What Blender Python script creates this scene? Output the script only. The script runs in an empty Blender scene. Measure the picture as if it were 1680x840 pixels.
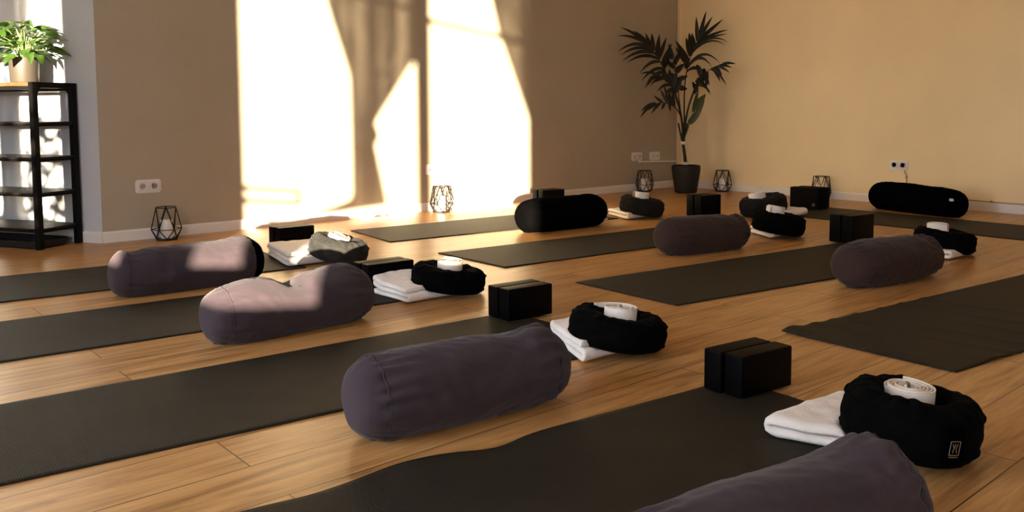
import bpy, bmesh, math, random
from mathutils import Vector, Matrix, Quaternion, noise
PI = math.pi
random.seed(4)
SC = bpy.context.scene
COL = SC.collection
# Room frame (metres): X runs along the long plaster wall (Y=0), Y<0 is the room, Z up.
# Plan positions are written as (u, v): u along that wall, v = distance out from it.

# ------------------------------------------------------------------ materials
def mat(name, col, rough=0.6, metal=0.0, spec=0.5, sheen=0.0, bump=None, vary=None, sheen_rough=0.5):
    m = bpy.data.materials.new(name); m.use_nodes = True
    nt = m.node_tree; b = nt.nodes['Principled BSDF']
    b.inputs['Base Color'].default_value = (*col, 1); b.inputs['Roughness'].default_value = rough
    b.inputs['Metallic'].default_value = metal; b.inputs['Specular IOR Level'].default_value = spec
    if sheen:
        b.inputs['Sheen Weight'].default_value = sheen; b.inputs['Sheen Roughness'].default_value = sheen_rough
    tc = nt.nodes.new('ShaderNodeTexCoord')
    if vary:                                   # (scale, amount)
        n = nt.nodes.new('ShaderNodeTexNoise'); n.inputs['Scale'].default_value = vary[0]; n.inputs['Detail'].default_value = 4
        nt.links.new(tc.outputs['Object'], n.inputs['Vector'])
        r = nt.nodes.new('ShaderNodeMapRange'); r.inputs[1].default_value = .3; r.inputs[2].default_value = .7
        r.inputs[3].default_value = 1 - vary[1]; r.inputs[4].default_value = 1 + vary[1]
        nt.links.new(n.outputs['Fac'], r.inputs[0])
        mx = nt.nodes.new('ShaderNodeVectorMath'); mx.operation = 'SCALE'; mx.inputs[0].default_value = col
        nt.links.new(r.outputs[0], mx.inputs['Scale']); nt.links.new(mx.outputs[0], b.inputs['Base Color'])
    if bump:                                   # (scale, strength, distance)
        n = nt.nodes.new('ShaderNodeTexNoise'); n.inputs['Scale'].default_value = bump[0]; n.inputs['Detail'].default_value = 5
        nt.links.new(tc.outputs['Object'], n.inputs['Vector'])
        bp = nt.nodes.new('ShaderNodeBump'); bp.inputs['Strength'].default_value = bump[1]; bp.inputs['Distance'].default_value = bump[2]
        nt.links.new(n.outputs['Fac'], bp.inputs['Height']); nt.links.new(bp.outputs[0], b.inputs['Normal'])
    return m

M = {}
M['plaster'] = mat('beige_plaster_dimmed', (.43, .372, .275), .85, spec=.2, bump=(55, .35, .004), vary=(2.5, .03))  # base colour lowered to stand in for weaker light on the long wall
M['plaster_end'] = mat('cream_plaster_lifted', (.90, .725, .43), .85, spec=.2, bump=(55, .35, .004), vary=(2.5, .03))  # base colour raised to stand in for stronger bounce on the end wall
M['white_wall'] = mat('white_plaster', (.57, .59, .61), .85, spec=.2, bump=(55, .3, .004))
M['ceiling'] = mat('ceiling_paint', (.78, .74, .67), .9, spec=.1)
M['skirting'] = mat('white_gloss_paint', (.78, .75, .70), .45)
M['mauve'] = mat('mauve_cotton', (.048, .035, .041), .95, spec=.08, sheen=.10, bump=(420, .25, .0015), vary=(9, .08))
M['brown'] = mat('mauve_cotton_warm_lit', (.042, .025, .021), .95, spec=.08, sheen=.08, bump=(420, .25, .0015), vary=(9, .08))  # same mauve cotton with the warm light put into its base colour
M['black_cloth'] = mat('black_cotton', (.0015, .0014, .0014), .95, spec=.01, bump=(420, .25, .0015))
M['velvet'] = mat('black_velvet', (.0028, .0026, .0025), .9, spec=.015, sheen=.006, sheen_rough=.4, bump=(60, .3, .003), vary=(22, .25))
M['velvet_sunlit'] = mat('black_velvet_sunlit', (.026, .025, .022), .9, spec=.04, sheen=.04, bump=(60, .35, .003), vary=(26, .3))  # black velvet lifted to carry the sunlit cushion's brightness
M['velvet_dark'] = mat('dark_charcoal_velvet', (.013, .012, .0105), .9, spec=.03, sheen=.02, bump=(60, .3, .003), vary=(24, .25))
M['foam'] = mat('black_foam', (.0012, .0012, .0012), .48, spec=.07, bump=(300, .15, .001))
M['foam_brown'] = mat('dark_brown_foam', (.0045, .0026, .0022), .75, spec=.06, bump=(300, .15, .001))
M['fleece'] = mat('white_fleece', (.85, .79, .72), .95, spec=.1, sheen=.2, bump=(190, .5, .003), vary=(14, .06))
M['cotton'] = mat('natural_cotton_webbing', (.78, .70, .60), .9, spec=.1, bump=(700, .5, .0008))
M['steel'] = mat('brushed_steel', (.6, .58, .55), .3, metal=1)
M['wire'] = mat('black_wire', (.012, .010, .010), .5, spec=.4)
M['wax'] = mat('white_wax', (.85, .82, .76), .5)
M['wick'] = mat('wick', (.02, .02, .02), .9)
M['socket'] = mat('cream_plastic', (.78, .73, .66), .35)
M['socket_hole'] = mat('dark_hole', (.03, .027, .024), .6)
M['cable'] = mat('cream_cable', (.42, .32, .20), .5)
M['pot_dark'] = mat('dark_grey_plastic_pot', (.021, .0175, .0135), .55, spec=.2)
M['soil'] = mat('soil', (.03, .02, .013), 1, bump=(60, .8, .01))
M['palm'] = mat('dark_green_palm', (.0095, .011, .0055), .5, spec=.35)
M['palm_light'] = mat('light_green_palm', (.050, .065, .016), .5, spec=.35)
M['palm_stem'] = mat('palm_stem_green', (.013, .016, .007), .5)
M['tie'] = mat('cream_tie', (.72, .62, .46), .8)
M['shelf_metal'] = mat('black_powder_coat', (.0045, .0042, .0042), .5, spec=.12)
M['shelf_board'] = mat('black_shelf_board', (.014, .0125, .012), .55, spec=.2)
M['wood_top'] = mat('orange_brown_board', (.15, .050, .016), .5, vary=(30, .25))
M['tray'] = mat('black_rubber', (.012, .012, .014), .5, spec=.4, bump=(90, .5, .004))
M['pot_silver'] = mat('champagne_metal_pot', (.075, .061, .046), .45, metal=.3)
M['leaf'] = mat('fresh_green_leaf', (.040, .088, .012), .5, spec=.4, vary=(18, .35))
M['leaf_stem'] = mat('leaf_stem', (.22, .32, .10), .5)
M['gold'] = mat('tan_print', (.34, .25, .15), .6)
M['logo_grey'] = mat('grey_print', (.09, .075, .065), .6)
M['white_tag'] = mat('white_tag', (.7, .7, .7), .8)
M['frame_white'] = mat('white_window_frame', (.75, .74, .72), .4)
M['paper_white'] = mat('white_paper', (.75, .74, .72), .6)
M['paper_orange'] = mat('orange_paper', (.55, .25, .13), .6, vary=(20, .3))
M['paper_blue'] = mat('blue_grey_paper', (.22, .28, .38), .6, vary=(14, .5))
M['ground'] = mat('outside_paving', (.30, .27, .24), .9)
M['sky_blocker'] = mat('grey_blocker_fabric', (.12, .11, .10), .9)
M['brick'] = mat('brown_brick', (.13, .085, .06), .9, vary=(6, .2))
M['foliage'] = mat('outside_foliage', (.05, .08, .02), .6)

def mat_translucent(name, col, f):
    m = bpy.data.materials.new(name); m.use_nodes = True; nt = m.node_tree
    nt.nodes.remove(nt.nodes['Principled BSDF']); out = nt.nodes['Material Output']
    d = nt.nodes.new('ShaderNodeBsdfDiffuse'); t = nt.nodes.new('ShaderNodeBsdfTranslucent'); s = nt.nodes.new('ShaderNodeMixShader')
    tr = nt.nodes.new('ShaderNodeBsdfTransparent'); s2 = nt.nodes.new('ShaderNodeMixShader')
    d.inputs[0].default_value = (*col, 1); t.inputs[0].default_value = (*col, 1); s.inputs[0].default_value = f
    tr.inputs[0].default_value = (1, .93, .85, 1); s2.inputs[0].default_value = .05     # open weave
    nt.links.new(d.outputs[0], s.inputs[1]); nt.links.new(t.outputs[0], s.inputs[2])
    nt.links.new(s.outputs[0], s2.inputs[1]); nt.links.new(tr.outputs[0], s2.inputs[2]); nt.links.new(s2.outputs[0], out.inputs[0])
    return m
M['curtain'] = mat_translucent('linen_curtain', (.62, .55, .46), .3)
nt_ = M['curtain'].node_tree; tc_ = nt_.nodes.new('ShaderNodeTexCoord'); mp_ = nt_.nodes.new('ShaderNodeMapping'); mp_.inputs['Scale'].default_value = (0, 9, .35)
no_ = nt_.nodes.new('ShaderNodeTexNoise'); no_.inputs['Scale'].default_value = 1; no_.inputs['Detail'].default_value = 2; mr_ = nt_.nodes.new('ShaderNodeMapRange')
mr_.inputs[1].default_value = .45; mr_.inputs[2].default_value = .68; mr_.inputs[3].default_value = .01; mr_.inputs[4].default_value = .10      # streaks of looser weave, put in to lighten bands of the shadow
nt_.links.new(tc_.outputs['Object'], mp_.inputs[0]); nt_.links.new(mp_.outputs[0], no_.inputs['Vector']); nt_.links.new(no_.outputs['Fac'], mr_.inputs[0])
nt_.links.new(mr_.outputs[0], [n for n in nt_.nodes if n.type == 'MIX_SHADER'][1].inputs[0])

def mat_leaf_translucent(m, f):               # leaves let some light through
    nt = m.node_tree; b = nt.nodes['Principled BSDF']; out = nt.nodes['Material Output']
    t = nt.nodes.new('ShaderNodeBsdfTranslucent'); t.inputs[0].default_value = (.12, .22, .02, 1)
    s = nt.nodes.new('ShaderNodeMixShader'); s.inputs[0].default_value = f
    nt.links.new(b.outputs[0], s.inputs[1]); nt.links.new(t.outputs[0], s.inputs[2]); nt.links.new(s.outputs[0], out.inputs[0])
mat_leaf_translucent(M['leaf'], .25)

def mat_floor():
    m = bpy.data.materials.new('oak_vinyl_planks'); m.use_nodes = True; nt = m.node_tree; b = nt.nodes['Principled BSDF']
    N = nt.nodes.new; Lk = nt.links.new
    tc = N('ShaderNodeTexCoord'); mp = N('ShaderNodeMapping'); mp.inputs['Location'].default_value = (.53, .125, 0)
    Lk(tc.outputs['Object'], mp.inputs[0])
    br = N('ShaderNodeTexBrick'); br.offset = .37; br.offset_frequency = 2; br.squash = 1
    for k, v in (('Scale', 1), ('Mortar Size', .0016), ('Mortar Smooth', .1), ('Bias', 0), ('Brick Width', 1.32), ('Row Height', .19)): br.inputs[k].default_value = v
    br.inputs['Color1'].default_value = (0, 0, 0, 1); br.inputs['Color2'].default_value = (1, 1, 1, 1); br.inputs['Mortar'].default_value = (.5, .5, .5, 1)
    Lk(mp.outputs[0], br.inputs['Vector'])
    sep = N('ShaderNodeSeparateColor'); Lk(br.outputs['Color'], sep.inputs[0])
    # grain: noise stretched along the plank, shifted per plank
    mg = N('ShaderNodeMapping'); mg.inputs['Scale'].default_value = (1.1, 13, 1)
    ad = N('ShaderNodeVectorMath'); ad.operation = 'ADD'
    cx = N('ShaderNodeCombineXYZ'); mul = N('ShaderNodeMath'); mul.operation = 'MULTIPLY'; mul.inputs[1].default_value = 7.3
    Lk(sep.outputs[0], mul.inputs[0]); Lk(mul.outputs[0], cx.inputs[0]); Lk(mul.outputs[0], cx.inputs[2])
    Lk(tc.outputs['Object'], ad.inputs[0]); Lk(cx.outputs[0], ad.inputs[1]); Lk(ad.outputs[0], mg.inputs[0])
    n1 = N('ShaderNodeTexNoise'); n1.inputs['Scale'].default_value = 2.2; n1.inputs['Detail'].default_value = 7; n1.inputs['Roughness'].default_value = .62; n1.inputs['Distortion'].default_value = .9
    Lk(mg.outputs[0], n1.inputs['Vector'])
    mg2 = N('ShaderNodeMapping'); mg2.inputs['Scale'].default_value = (3, 90, 1); Lk(ad.outputs[0], mg2.inputs[0])
    n2 = N('ShaderNodeTexNoise'); n2.inputs['Scale'].default_value = 2; n2.inputs['Detail'].default_value = 3; Lk(mg2.outputs[0], n2.inputs['Vector'])
    rp = N('ShaderNodeValToRGB'); e = rp.color_ramp.elements
    e[0].position = .30; e[0].color = (.205, .092, .027, 1); e[1].position = .72; e[1].color = (.59, .335, .122, 1)
    x = e.new(.5); x.color = (.43, .225, .077, 1)
    mx = N('ShaderNodeMath'); mx.operation = 'MULTIPLY_ADD'; mx.inputs[1].default_value = .18; Lk(n2.outputs['Fac'], mx.inputs[0])
    sb = N('ShaderNodeMath'); sb.operation = 'SUBTRACT'; sb.inputs[1].default_value = .09; Lk(n1.outputs['Fac'], sb.inputs[0]); Lk(sb.outputs[0], mx.inputs[2])
    pl = N('ShaderNodeMath'); pl.operation = 'MULTIPLY_ADD'; pl.inputs[1].default_value = .07; Lk(sep.outputs[0], pl.inputs[0]); Lk(mx.outputs[0], pl.inputs[2])
    Lk(pl.outputs[0], rp.inputs[0])
    dk = N('ShaderNodeMix'); dk.data_type = 'RGBA'; dk.inputs[7].default_value = (.06, .028, .01, 1)
    Lk(br.outputs['Fac'], dk.inputs[0]); Lk(rp.outputs[0], dk.inputs[6]); Lk(dk.outputs[2], b.inputs['Base Color'])
    rr = N('ShaderNodeMapRange'); rr.inputs[3].default_value = .26; rr.inputs[4].default_value = .40; Lk(n1.outputs['Fac'], rr.inputs[0]); Lk(rr.outputs[0], b.inputs['Roughness'])
    b.inputs['Specular IOR Level'].default_value = .30
    bp = N('ShaderNodeBump'); bp.inputs['Strength'].default_value = .12; bp.inputs['Distance'].default_value = .002
    Lk(n2.outputs['Fac'], bp.inputs['Height']); bp2 = N('ShaderNodeBump'); bp2.invert = True; bp2.inputs['Strength'].default_value = .4; bp2.inputs['Distance'].default_value = .002
    Lk(br.outputs['Fac'], bp2.inputs['Height']); Lk(bp.outputs[0], bp2.inputs['Normal']); Lk(bp2.outputs[0], b.inputs['Normal'])
    return m
M['floor'] = mat_floor()

def mat_mat():
    m = mat('charcoal_rubber_mat', (.019, .0160, .0108), .62, spec=.18, vary=(3.5, .12)); nt = m.node_tree; b = nt.nodes['Principled BSDF']
    N = nt.nodes.new; Lk = nt.links.new; tc = N('ShaderNodeTexCoord')
    w = N('ShaderNodeTexWave'); w.wave_type = 'BANDS'; w.bands_direction = 'X'; w.inputs['Scale'].default_value = 62; w.inputs['Distortion'].default_value = .6; w.inputs['Detail'].default_value = 1
    v = N('ShaderNodeTexWave'); v.wave_type = 'BANDS'; v.bands_direction = 'Y'; v.inputs['Scale'].default_value = 45; v.inputs['Distortion'].default_value = .6
    Lk(tc.outputs['Object'], w.inputs[0]); Lk(tc.outputs['Object'], v.inputs[0])
    s = N('ShaderNodeMath'); s.operation = 'MULTIPLY_ADD'; s.inputs[1].default_value = .6; Lk(v.outputs['Fac'], s.inputs[0]); Lk(w.outputs['Fac'], s.inputs[2])
    bp = N('ShaderNodeBump'); bp.inputs['Strength'].default_value = .35; bp.inputs['Distance'].default_value = .0015
    Lk(s.outputs[0], bp.inputs['Height']); Lk(bp.outputs[0], b.inputs['Normal'])
    return m
M['mat'] = mat_mat()

# ------------------------------------------------------------------ object helpers
def link(name, me, m, parent=None, smooth=True):
    o = bpy.data.objects.new(name, me); COL.objects.link(o)
    if m is not None: me.materials.append(m)
    if smooth: me.polygons.foreach_set('use_smooth', [True] * len(me.polygons))
    if parent: o.parent = parent
    return o
def obj(name, verts, faces, m, parent=None, smooth=True):
    me = bpy.data.meshes.new(name); me.from_pydata([tuple(v) for v in verts], [], faces); me.update()
    return link(name, me, m, parent, smooth)
def obj_bm(name, bm, m, parent=None, smooth=False):
    me = bpy.data.meshes.new(name); bmesh.ops.recalc_face_normals(bm, faces=bm.faces); bm.to_mesh(me); bm.free()
    return link(name, me, m, parent, smooth)
def tag(o, label, cat, group=None):
    o['label'] = label; o['category'] = cat
    if group: o['group'] = group
    return o
def thing(name, label, cat, loc=(0, 0, 0), rotz=0, group=None):
    o = bpy.data.objects.new(name, None); o.empty_display_size = .1; COL.objects.link(o); o.location = loc; o.rotation_euler = (0, 0, rotz)
    return tag(o, label, cat, group)
def struct(o): o['kind'] = 'structure'; return o
def P(u, v, z=0): return Vector((u, -v, z))
def box(bm, c, s, rot=None, bevel=0, seg=2):
    r = bmesh.ops.create_cube(bm, size=1); vs = r['verts']
    for v in vs: v.co = Vector((v.co.x * s[0], v.co.y * s[1], v.co.z * s[2]))
    if bevel:
        es = list({e for v in vs for e in v.link_edges}); rr = bmesh.ops.bevel(bm, geom=es, offset=bevel, segments=seg, affect='EDGES', profile=.6)
        vs = list({v for f in rr['faces'] for v in f.verts} | {v for v in vs if v.is_valid})
    for v in vs:
        if rot is not None: v.co = rot @ v.co
        v.co += Vector(c)
def tube_data(pts, r, n=8, closed=False, cap=True):
    pts = [Vector(p) for p in pts]; V = []; Fc = []; k = len(pts); up = Vector((0, 0, 1))
    rad = r if isinstance(r, (list, tuple)) else [r] * k
    for i, p in enumerate(pts):
        a = pts[(i - 1) % k] if (closed or i > 0) else p; b = pts[(i + 1) % k] if (closed or i < k - 1) else p
        t = (b - a).normalized(); x = t.cross(up)
        if x.length < 1e-3: x = t.cross(Vector((0, 1, 0)))
        x.normalize(); y = x.cross(t)
        for j in range(n): V.append(p + (x * math.cos(2 * PI * j / n) + y * math.sin(2 * PI * j / n)) * rad[i])
    for i in range(k if closed else k - 1):
        for j in range(n):
            a = i * n + j; b = i * n + (j + 1) % n; c = ((i + 1) % k) * n + (j + 1) % n; d = ((i + 1) % k) * n + j
            Fc.append((a, b, c, d))
    if cap and not closed: Fc.append(tuple(range(n))[::-1]); Fc.append(tuple((k - 1) * n + j for j in range(n)))
    return V, Fc
def merge(parts):
    V = []; F = []
    for v, f in parts:
        o = len(V); V += v; F += [tuple(i + o for i in q) for q in f]
    return V, F
def lathe_data(prof, n=40, capb=True, capt=False):
    V = []; F = []
    for r, z in prof:
        for j in range(n): V.append(Vector((r * math.cos(2 * PI * j / n), r * math.sin(2 * PI * j / n), z)))
    for i in range(len(prof) - 1):
        for j in range(n): F.append((i * n + j, i * n + (j + 1) % n, (i + 1) * n + (j + 1) % n, (i + 1) * n + j))
    if capb: F.append(tuple(range(n))[::-1])
    if capt: F.append(tuple((len(prof) - 1) * n + j for j in range(n)))
    return V, F
def catmull(pts, k=4):
    out = []; n = len(pts)
    for i in range(n - 1):
        p0 = pts[max(i - 1, 0)]; p1 = pts[i]; p2 = pts[i + 1]; p3 = pts[min(i + 2, n - 1)]
        for j in range(k):
            t = j / k
            out.append(tuple(.5 * (2 * b + (c - a) * t + (2 * a - 5 * b + 4 * c - d) * t * t + (3 * b - a - 3 * c + d) * t ** 3) for a, b, c, d in zip(p0, p1, p2, p3)))
    out.append(tuple(pts[-1])); return out
def nz(x, y, z, s=1.0): return noise.noise(Vector((x * s, y * s, z * s)))
def smooth01(x): x = max(0, min(1, x)); return x * x * (3 - 2 * x)

# ------------------------------------------------------------------ camera (kneeling height, 1406 px focal length at 1680 px width)
cam_d = bpy.data.cameras.new('camera'); cam = bpy.data.objects.new('camera', cam_d); COL.objects.link(cam); SC.camera = cam
Fw = Vector((.65494, .75183, -.076168)).normalized(); Rt = Vector((.753807, -.657083, -.004093)); Up = Rt.cross(Fw).normalized(); Rt = Fw.cross(Up)
mw = Matrix((Rt, Up, -Fw)).transposed().to_4x4(); mw.translation = P(0, 5.549, .805); cam.matrix_world = mw
cam_d.sensor_width = 36; cam_d.sensor_fit = 'HORIZONTAL'; cam_d.lens = 1405.94 / 1680 * 36; cam_d.shift_y = -(420 - 286.52) / 1680
cam_d.clip_start = .05; cam_d.clip_end = 200

# ------------------------------------------------------------------ light direction and the window side
K, T = .85, .105                              # low sun: travels +.85 along u and drops .105 per metre towards the long wall
UW = -2.2                                     # the window wall stands at u = -2.2, behind the camera on the left
sun_d = bpy.data.lights.new('sun', 'SUN'); sun = bpy.data.objects.new('sun', sun_d); COL.objects.link(sun)
sun.rotation_euler = Vector((K, 1, -T)).to_track_quat('-Z', 'Y').to_euler(); sun.location = (-6, -12, 3)
sun_d.energy = 23; sun_d.color = (1, .84, .62); sun_d.angle = math.radians(.55)
def win(m, z):                                # point (m, z) on the long wall -> where its sun ray crosses the window wall: (v, z)
    v = (m - UW) / K; return v, z + T * v
W_ = bpy.data.worlds.new('sky'); SC.world = W_; W_.use_nodes = True
bg = W_.node_tree.nodes['Background']; bg.inputs[0].default_value = (.72, .82, 1.0, 1); bg.inputs[1].default_value = 8.0

# ------------------------------------------------------------------ room shell
CU, EU, CEIL = 1.521, 7.112, 3.1
ca, sa = math.cos(math.radians(30)), math.sin(math.radians(30))
dl = Vector((-sa, ca, 0)); dd = Vector((ca, sa, 0))      # along / into the slanted white wall (blender axes: v reversed)
C0 = P(CU, 0)
Wend = C0 + dl * 2.2
def wall_quad(name, a, b, h, m, t=.1, side=1):
    a = Vector(a); b = Vector(b); d = (b - a).normalized(); n = Vector((-d.y, d.x, 0)) * side * t
    V = [a, b, b + n, a + n]; V = [Vector((p.x, p.y, 0)) for p in V] + [Vector((p.x, p.y, h)) for p in V]
    return struct(obj(name, V, [(0, 1, 2, 3), (7, 6, 5, 4), (0, 4, 5, 1), (1, 5, 6, 2), (2, 6, 7, 3), (3, 7, 4, 0)], m, smooth=False))
fb = bmesh.new(); box(fb, (2.5, -3, -.05), (9.6, 13, .1)); struct(obj_bm('floor', fb, M['floor']))
cb = bmesh.new(); box(cb, (2.5, -3, CEIL + .05), (9.6, 13, .1)); struct(obj_bm('ceiling', cb, M['ceiling']))
wall_quad('wall_left', C0, P(EU + .1, 0), CEIL, M['plaster'], side=1)
wall_quad('wall_right', P(EU, 0), P(EU, 9.2), CEIL, M['plaster_end'], side=1)
wall_quad('wall_niche', Wend, C0, CEIL, M['white_wall'], side=1)
wall_quad('wall_alcove', (UW, Wend.y, 0), Wend, CEIL, M['white_wall'], side=1)
wall_quad('wall_back', P(UW, 9.2), P(EU, 9.2), CEIL, M['ceiling'], side=-1)
def skirting(name, a, b, h=.068, t=.012):
    a = Vector(a); b = Vector(b); d = (b - a).normalized(); n = Vector((d.y, -d.x, 0))
    prof = [(0, 0), (t, 0), (t, h - .012), (t * .7, h - .003), (t * .35, h), (0, h)]
    V = [a + n * p + Vector((0, 0, q)) for p, q in prof] + [b + n * p + Vector((0, 0, q)) for p, q in prof]
    k = len(prof); F = [(i, (i + 1) % k, k + (i + 1) % k, k + i) for i in range(k)] + [tuple(range(k))[::-1], tuple(range(k, 2 * k))]
    struct(obj(name, V, F, M['skirting'], smooth=False))
skirting('baseboard_left', C0, P(EU, 0)); skirting('baseboard_right', P(EU, 0), P(EU, 9.2)); skirting('baseboard_niche', Wend, C0)

# window wall with two openings; sill and head heights in metres
m1a, m1b = 2.44, 5.03; m2a, m2b = -.5, 1.255
v1a, v1b = win(m1a, 0)[0], win(m1b, 0)[0]; v2a, v2b = win(m2a, 0)[0], win(m2b, 0)[0]
SILL, SILL_R, HEAD = .56, .705, 2.85
def wbox(bm, va, vb, za, zb, u=UW, t=.06): box(bm, (u - t / 2, -(va + vb) / 2, (za + zb) / 2), (t, vb - va, zb - za))
wb = bmesh.new(); vlo = -Wend.y - .1; vhi = 9.2
wbox(wb, vlo, v2a, 0, CEIL); wbox(wb, v2b, v1a, 0, CEIL); wbox(wb, v1b + .05, vhi, 0, CEIL)
for a, b in ((v2a, v2b), (v1a, v1b + .05)): wbox(wb, a, b, 0, SILL - .03); wbox(wb, a, b, HEAD + .03, CEIL)
struct(obj_bm('wall_window', wb, M['white_wall']))
vm0, vm1 = win(3.865, 0)[0], win(3.995, 0)[0]
def window(name, bars):
    b = bmesh.new()
    for va, vb, za, zb in bars: wbox(b, va, vb, za, zb, u=UW + .0, t=.03)
    struct(obj_bm(name, b, M['frame_white']))
window('window_1', [(v2a, v2b, SILL - .03, SILL), (v2a, v2b, HEAD, HEAD + .03), (win(.55, 0)[0], win(.59, 0)[0], SILL, HEAD)])
window('window_2', [(v1a, vm0, SILL - .03, SILL), (vm1, v1b + .05, SILL - .03, SILL_R), (v1a, v1b + .05, HEAD, HEAD + .03), (vm0, vm1, SILL - .03, HEAD),
                    (vm1, v1b + .05, 1.475 + T * 7.28, 1.525 + T * 7.28), (v1a, vm0, 1.57 + T * 7.0, 1.61 + T * 7.0),
                    (v1a, win(2.86, 0)[0], .232 + T * 5.75, .270 + T * 5.75), (v1a, win(2.86, 0)[0], .148 + T * 5.75, .186 + T * 5.75),
                    (win(2.845, 0)[0], win(2.862, 0)[0], .155 + T * 5.75, .262 + T * 5.75),
                    (win(2.60, 0)[0], win(2.91, 0)[0], SILL - .01, .655), (win(3.17, 0)[0], win(3.33, 0)[0], SILL - .01, .70)])  # these two: opaque panels added at the sill to shade the bolsters
for n, a, b in (('portal_a', v2a, v2b), ('portal_b', v1a, v1b)):
    ld = bpy.data.lights.new(n, 'AREA'); lo = bpy.data.objects.new(n, ld); COL.objects.link(lo); ld.shape = 'RECTANGLE'; ld.cycles.is_portal = True
    ld.size = HEAD - SILL; ld.size_y = b - a; lo.location = (UW - .07, -(a + b) / 2, (HEAD + SILL) / 2); lo.rotation_euler = (0, -PI / 2, 0)
gb = bmesh.new(); box(gb, (-22, -6, -.55), (39.5, 60, .3)); struct(obj_bm('ground', gb, M['ground']))

# unseen building added across the street to block sky light from the big window
nb = thing('added_building', 'unseen brick building added across the street to block sky light', 'building', P(-16, 10.2, -.4))
b = bmesh.new(); box(b, (0, 0, 4.5), (4, 9.6, 9)); obj_bm('wall', b, M['brick'], nb)
b = bmesh.new(); box(b, (0, 0, 9.1), (4.3, 9.9, .25)); obj_bm('roof', b, M['sky_blocker'], nb)
for i in range(5):
    for j in range(3):
        b = bmesh.new(); box(b, (2.02, -3.8 + i * 1.9, 1.6 + j * 2.7), (.08, 1.0, 1.5)); obj_bm('window_frame', b, M['shelf_metal'], nb)
# unseen cover added over the big window: blocks high sky, low sun passes under
aw = thing('sky_blocker', 'unseen grey cover added outside the big window to block high sky', 'sky_blocker', P(UW - .05, (v1a + v1b) / 2, HEAD))
V = []; hw = (v1b - v1a) / 2 + .5
for y in (-hw, hw): V += [(0, y, .22), (-3.6, y, .26), (-3.6, y, .13), (-3.58, y, .13), (-3.58, y, .28), (0, y, .24)]
obj('cover', V, [(i, (i + 1) % 6, 6 + (i + 1) % 6, 6 + i) for i in range(6)] + [(5, 4, 3, 2, 1, 0), (6, 7, 8, 9, 10, 11)], M['sky_blocker'], aw, smooth=False)
for y in (-hw + .1, hw - .1): v_, f_ = tube_data([(0, y, .17), (-3.5, y, .22)], .02, 8); obj('arm', v_, f_, M['shelf_metal'], aw)

# curtains: edges given as (m, z) of their shadow on the long wall
def curtain(name, left, right, label, folds=9, amp=.018, seed=0):
    def at(e, z):
        e = sorted(e, key=lambda p: p[1])
        if z <= e[0][1]: return e[0][0]
        for (a, za), (b, zb) in zip(e, e[1:]):
            if za <= z <= zb: return a + (b - a) * (z - za) / (zb - za)
        return e[-1][0]
    z0 = min(p[1] for p in left + right); z1 = max(p[1] for p in left + right); nzv, nx = 70, 80; V = []; F = []
    for i in range(nzv + 1):
        z = z0 + (z1 - z0) * i / nzv; a, b = at(left, z), at(right, z)
        for j in range(nx + 1):
            t = j / nx; v, zz = win(a + (b - a) * t, z)
            du = .03 + amp * math.sin(2 * PI * folds * t + seed + .6 * math.sin(z * 3)) * (1 - .6 * abs(2 * t - 1) ** 3)
            V.append((UW + du, -v, zz))
    for i in range(nzv):
        for j in range(nx): q = i * (nx + 1) + j; F.append((q, q + 1, q + nx + 2, q + nx + 1))
    tag(obj(name, V, F, M['curtain']), label, 'curtain')
s_ = .925
curtain('tied_curtain', [(m * s_, z * s_) for m, z in [(2.95, 2.75), (3.0, 2.6), (3.29, 1.71), (3.48, 1.14), (3.48, .16), (3.25, .10), (2.95, .05), (2.9, .04)]],
        [(m * s_, z * s_) for m, z in [(4.25, 2.75), (4.23, 1.45), (4.18, 1.36), (3.72, .76), (3.76, .68), (3.77, .64), (3.72, .59), (3.80, .25), (3.84, .07), (3.5, .045), (3.0, .038)]], 'linen curtain tied back beside the window mullion', 8)
curtain('tied_curtain', [(m * s_, z * s_) for m, z in [(4.70, 2.75), (4.94, 1.85), (5.03, 1.55), (5.42, .69), (5.40, .62), (5.43, .5), (5.42, .4), (5.45, .3), (5.43, .2), (5.46, .08)]],
        [(m * s_, z * s_) for m, z in [(5.75, 2.75), (5.75, .05)]], 'linen curtain tied back at the far end of the window', 7, seed=1)
curtain('tied_curtain', [(.15, 2.4), (.36, 1.3), (.54, .98), (.545, .92), (.52, .4), (.47, .2)], [(.94, 2.4), (.87, 1.49), (.78, 1.05), (.74, .9), (.73, .5), (.74, .22)], 'linen curtain tied back in the narrow window', 6, seed=2)
curtain('tied_curtain', [(1.215 + .02 * math.sin(z * 28) , z) for z in [i * .05 + .2 for i in range(44)]] + [(1.22, 2.4)], [(1.4, 2.4), (1.4, .2)], 'linen curtain hanging at the edge of the narrow window', 4, seed=3)

# unseen shrub added outside the narrow window: its leaves dapple the white wall
rs = random.Random(8); V = []; F = []
D_ = Vector((K, 1, -T)).normalized()
for i in range(330):
    m = rs.uniform(.80, 1.27); z = rs.uniform(.15, .80)
    v, zz = win(m - .02, z); c = Vector((UW, -v, zz)) - D_ * rs.uniform(.28, .8)
    if rs.random() < .35 and z > .6: continue
    a = Vector((rs.uniform(-1, 1), rs.uniform(-1, 1), rs.uniform(-1, 1))).normalized(); b = a.cross(Vector((rs.uniform(-1, 1), rs.uniform(-1, 1), rs.uniform(-1, 1)))).normalized()
    l = rs.uniform(.030, .062); o = len(V); V += [c - a * l, c + b * l * .6, c + a * l, c - b * l * .6]; F.append((o, o + 1, o + 2, o + 3))
shrub = thing('dapple_shrub', 'unseen leafy shrub added outside the narrow window to dapple the light', 'shrub', (-2.75, -4.6, -.4))
so = obj('foliage', [p - Vector((-2.75, -4.6, -.4)) for p in V], F, M['foliage'], shrub, smooth=False); so['kind'] = 'stuff'
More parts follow.
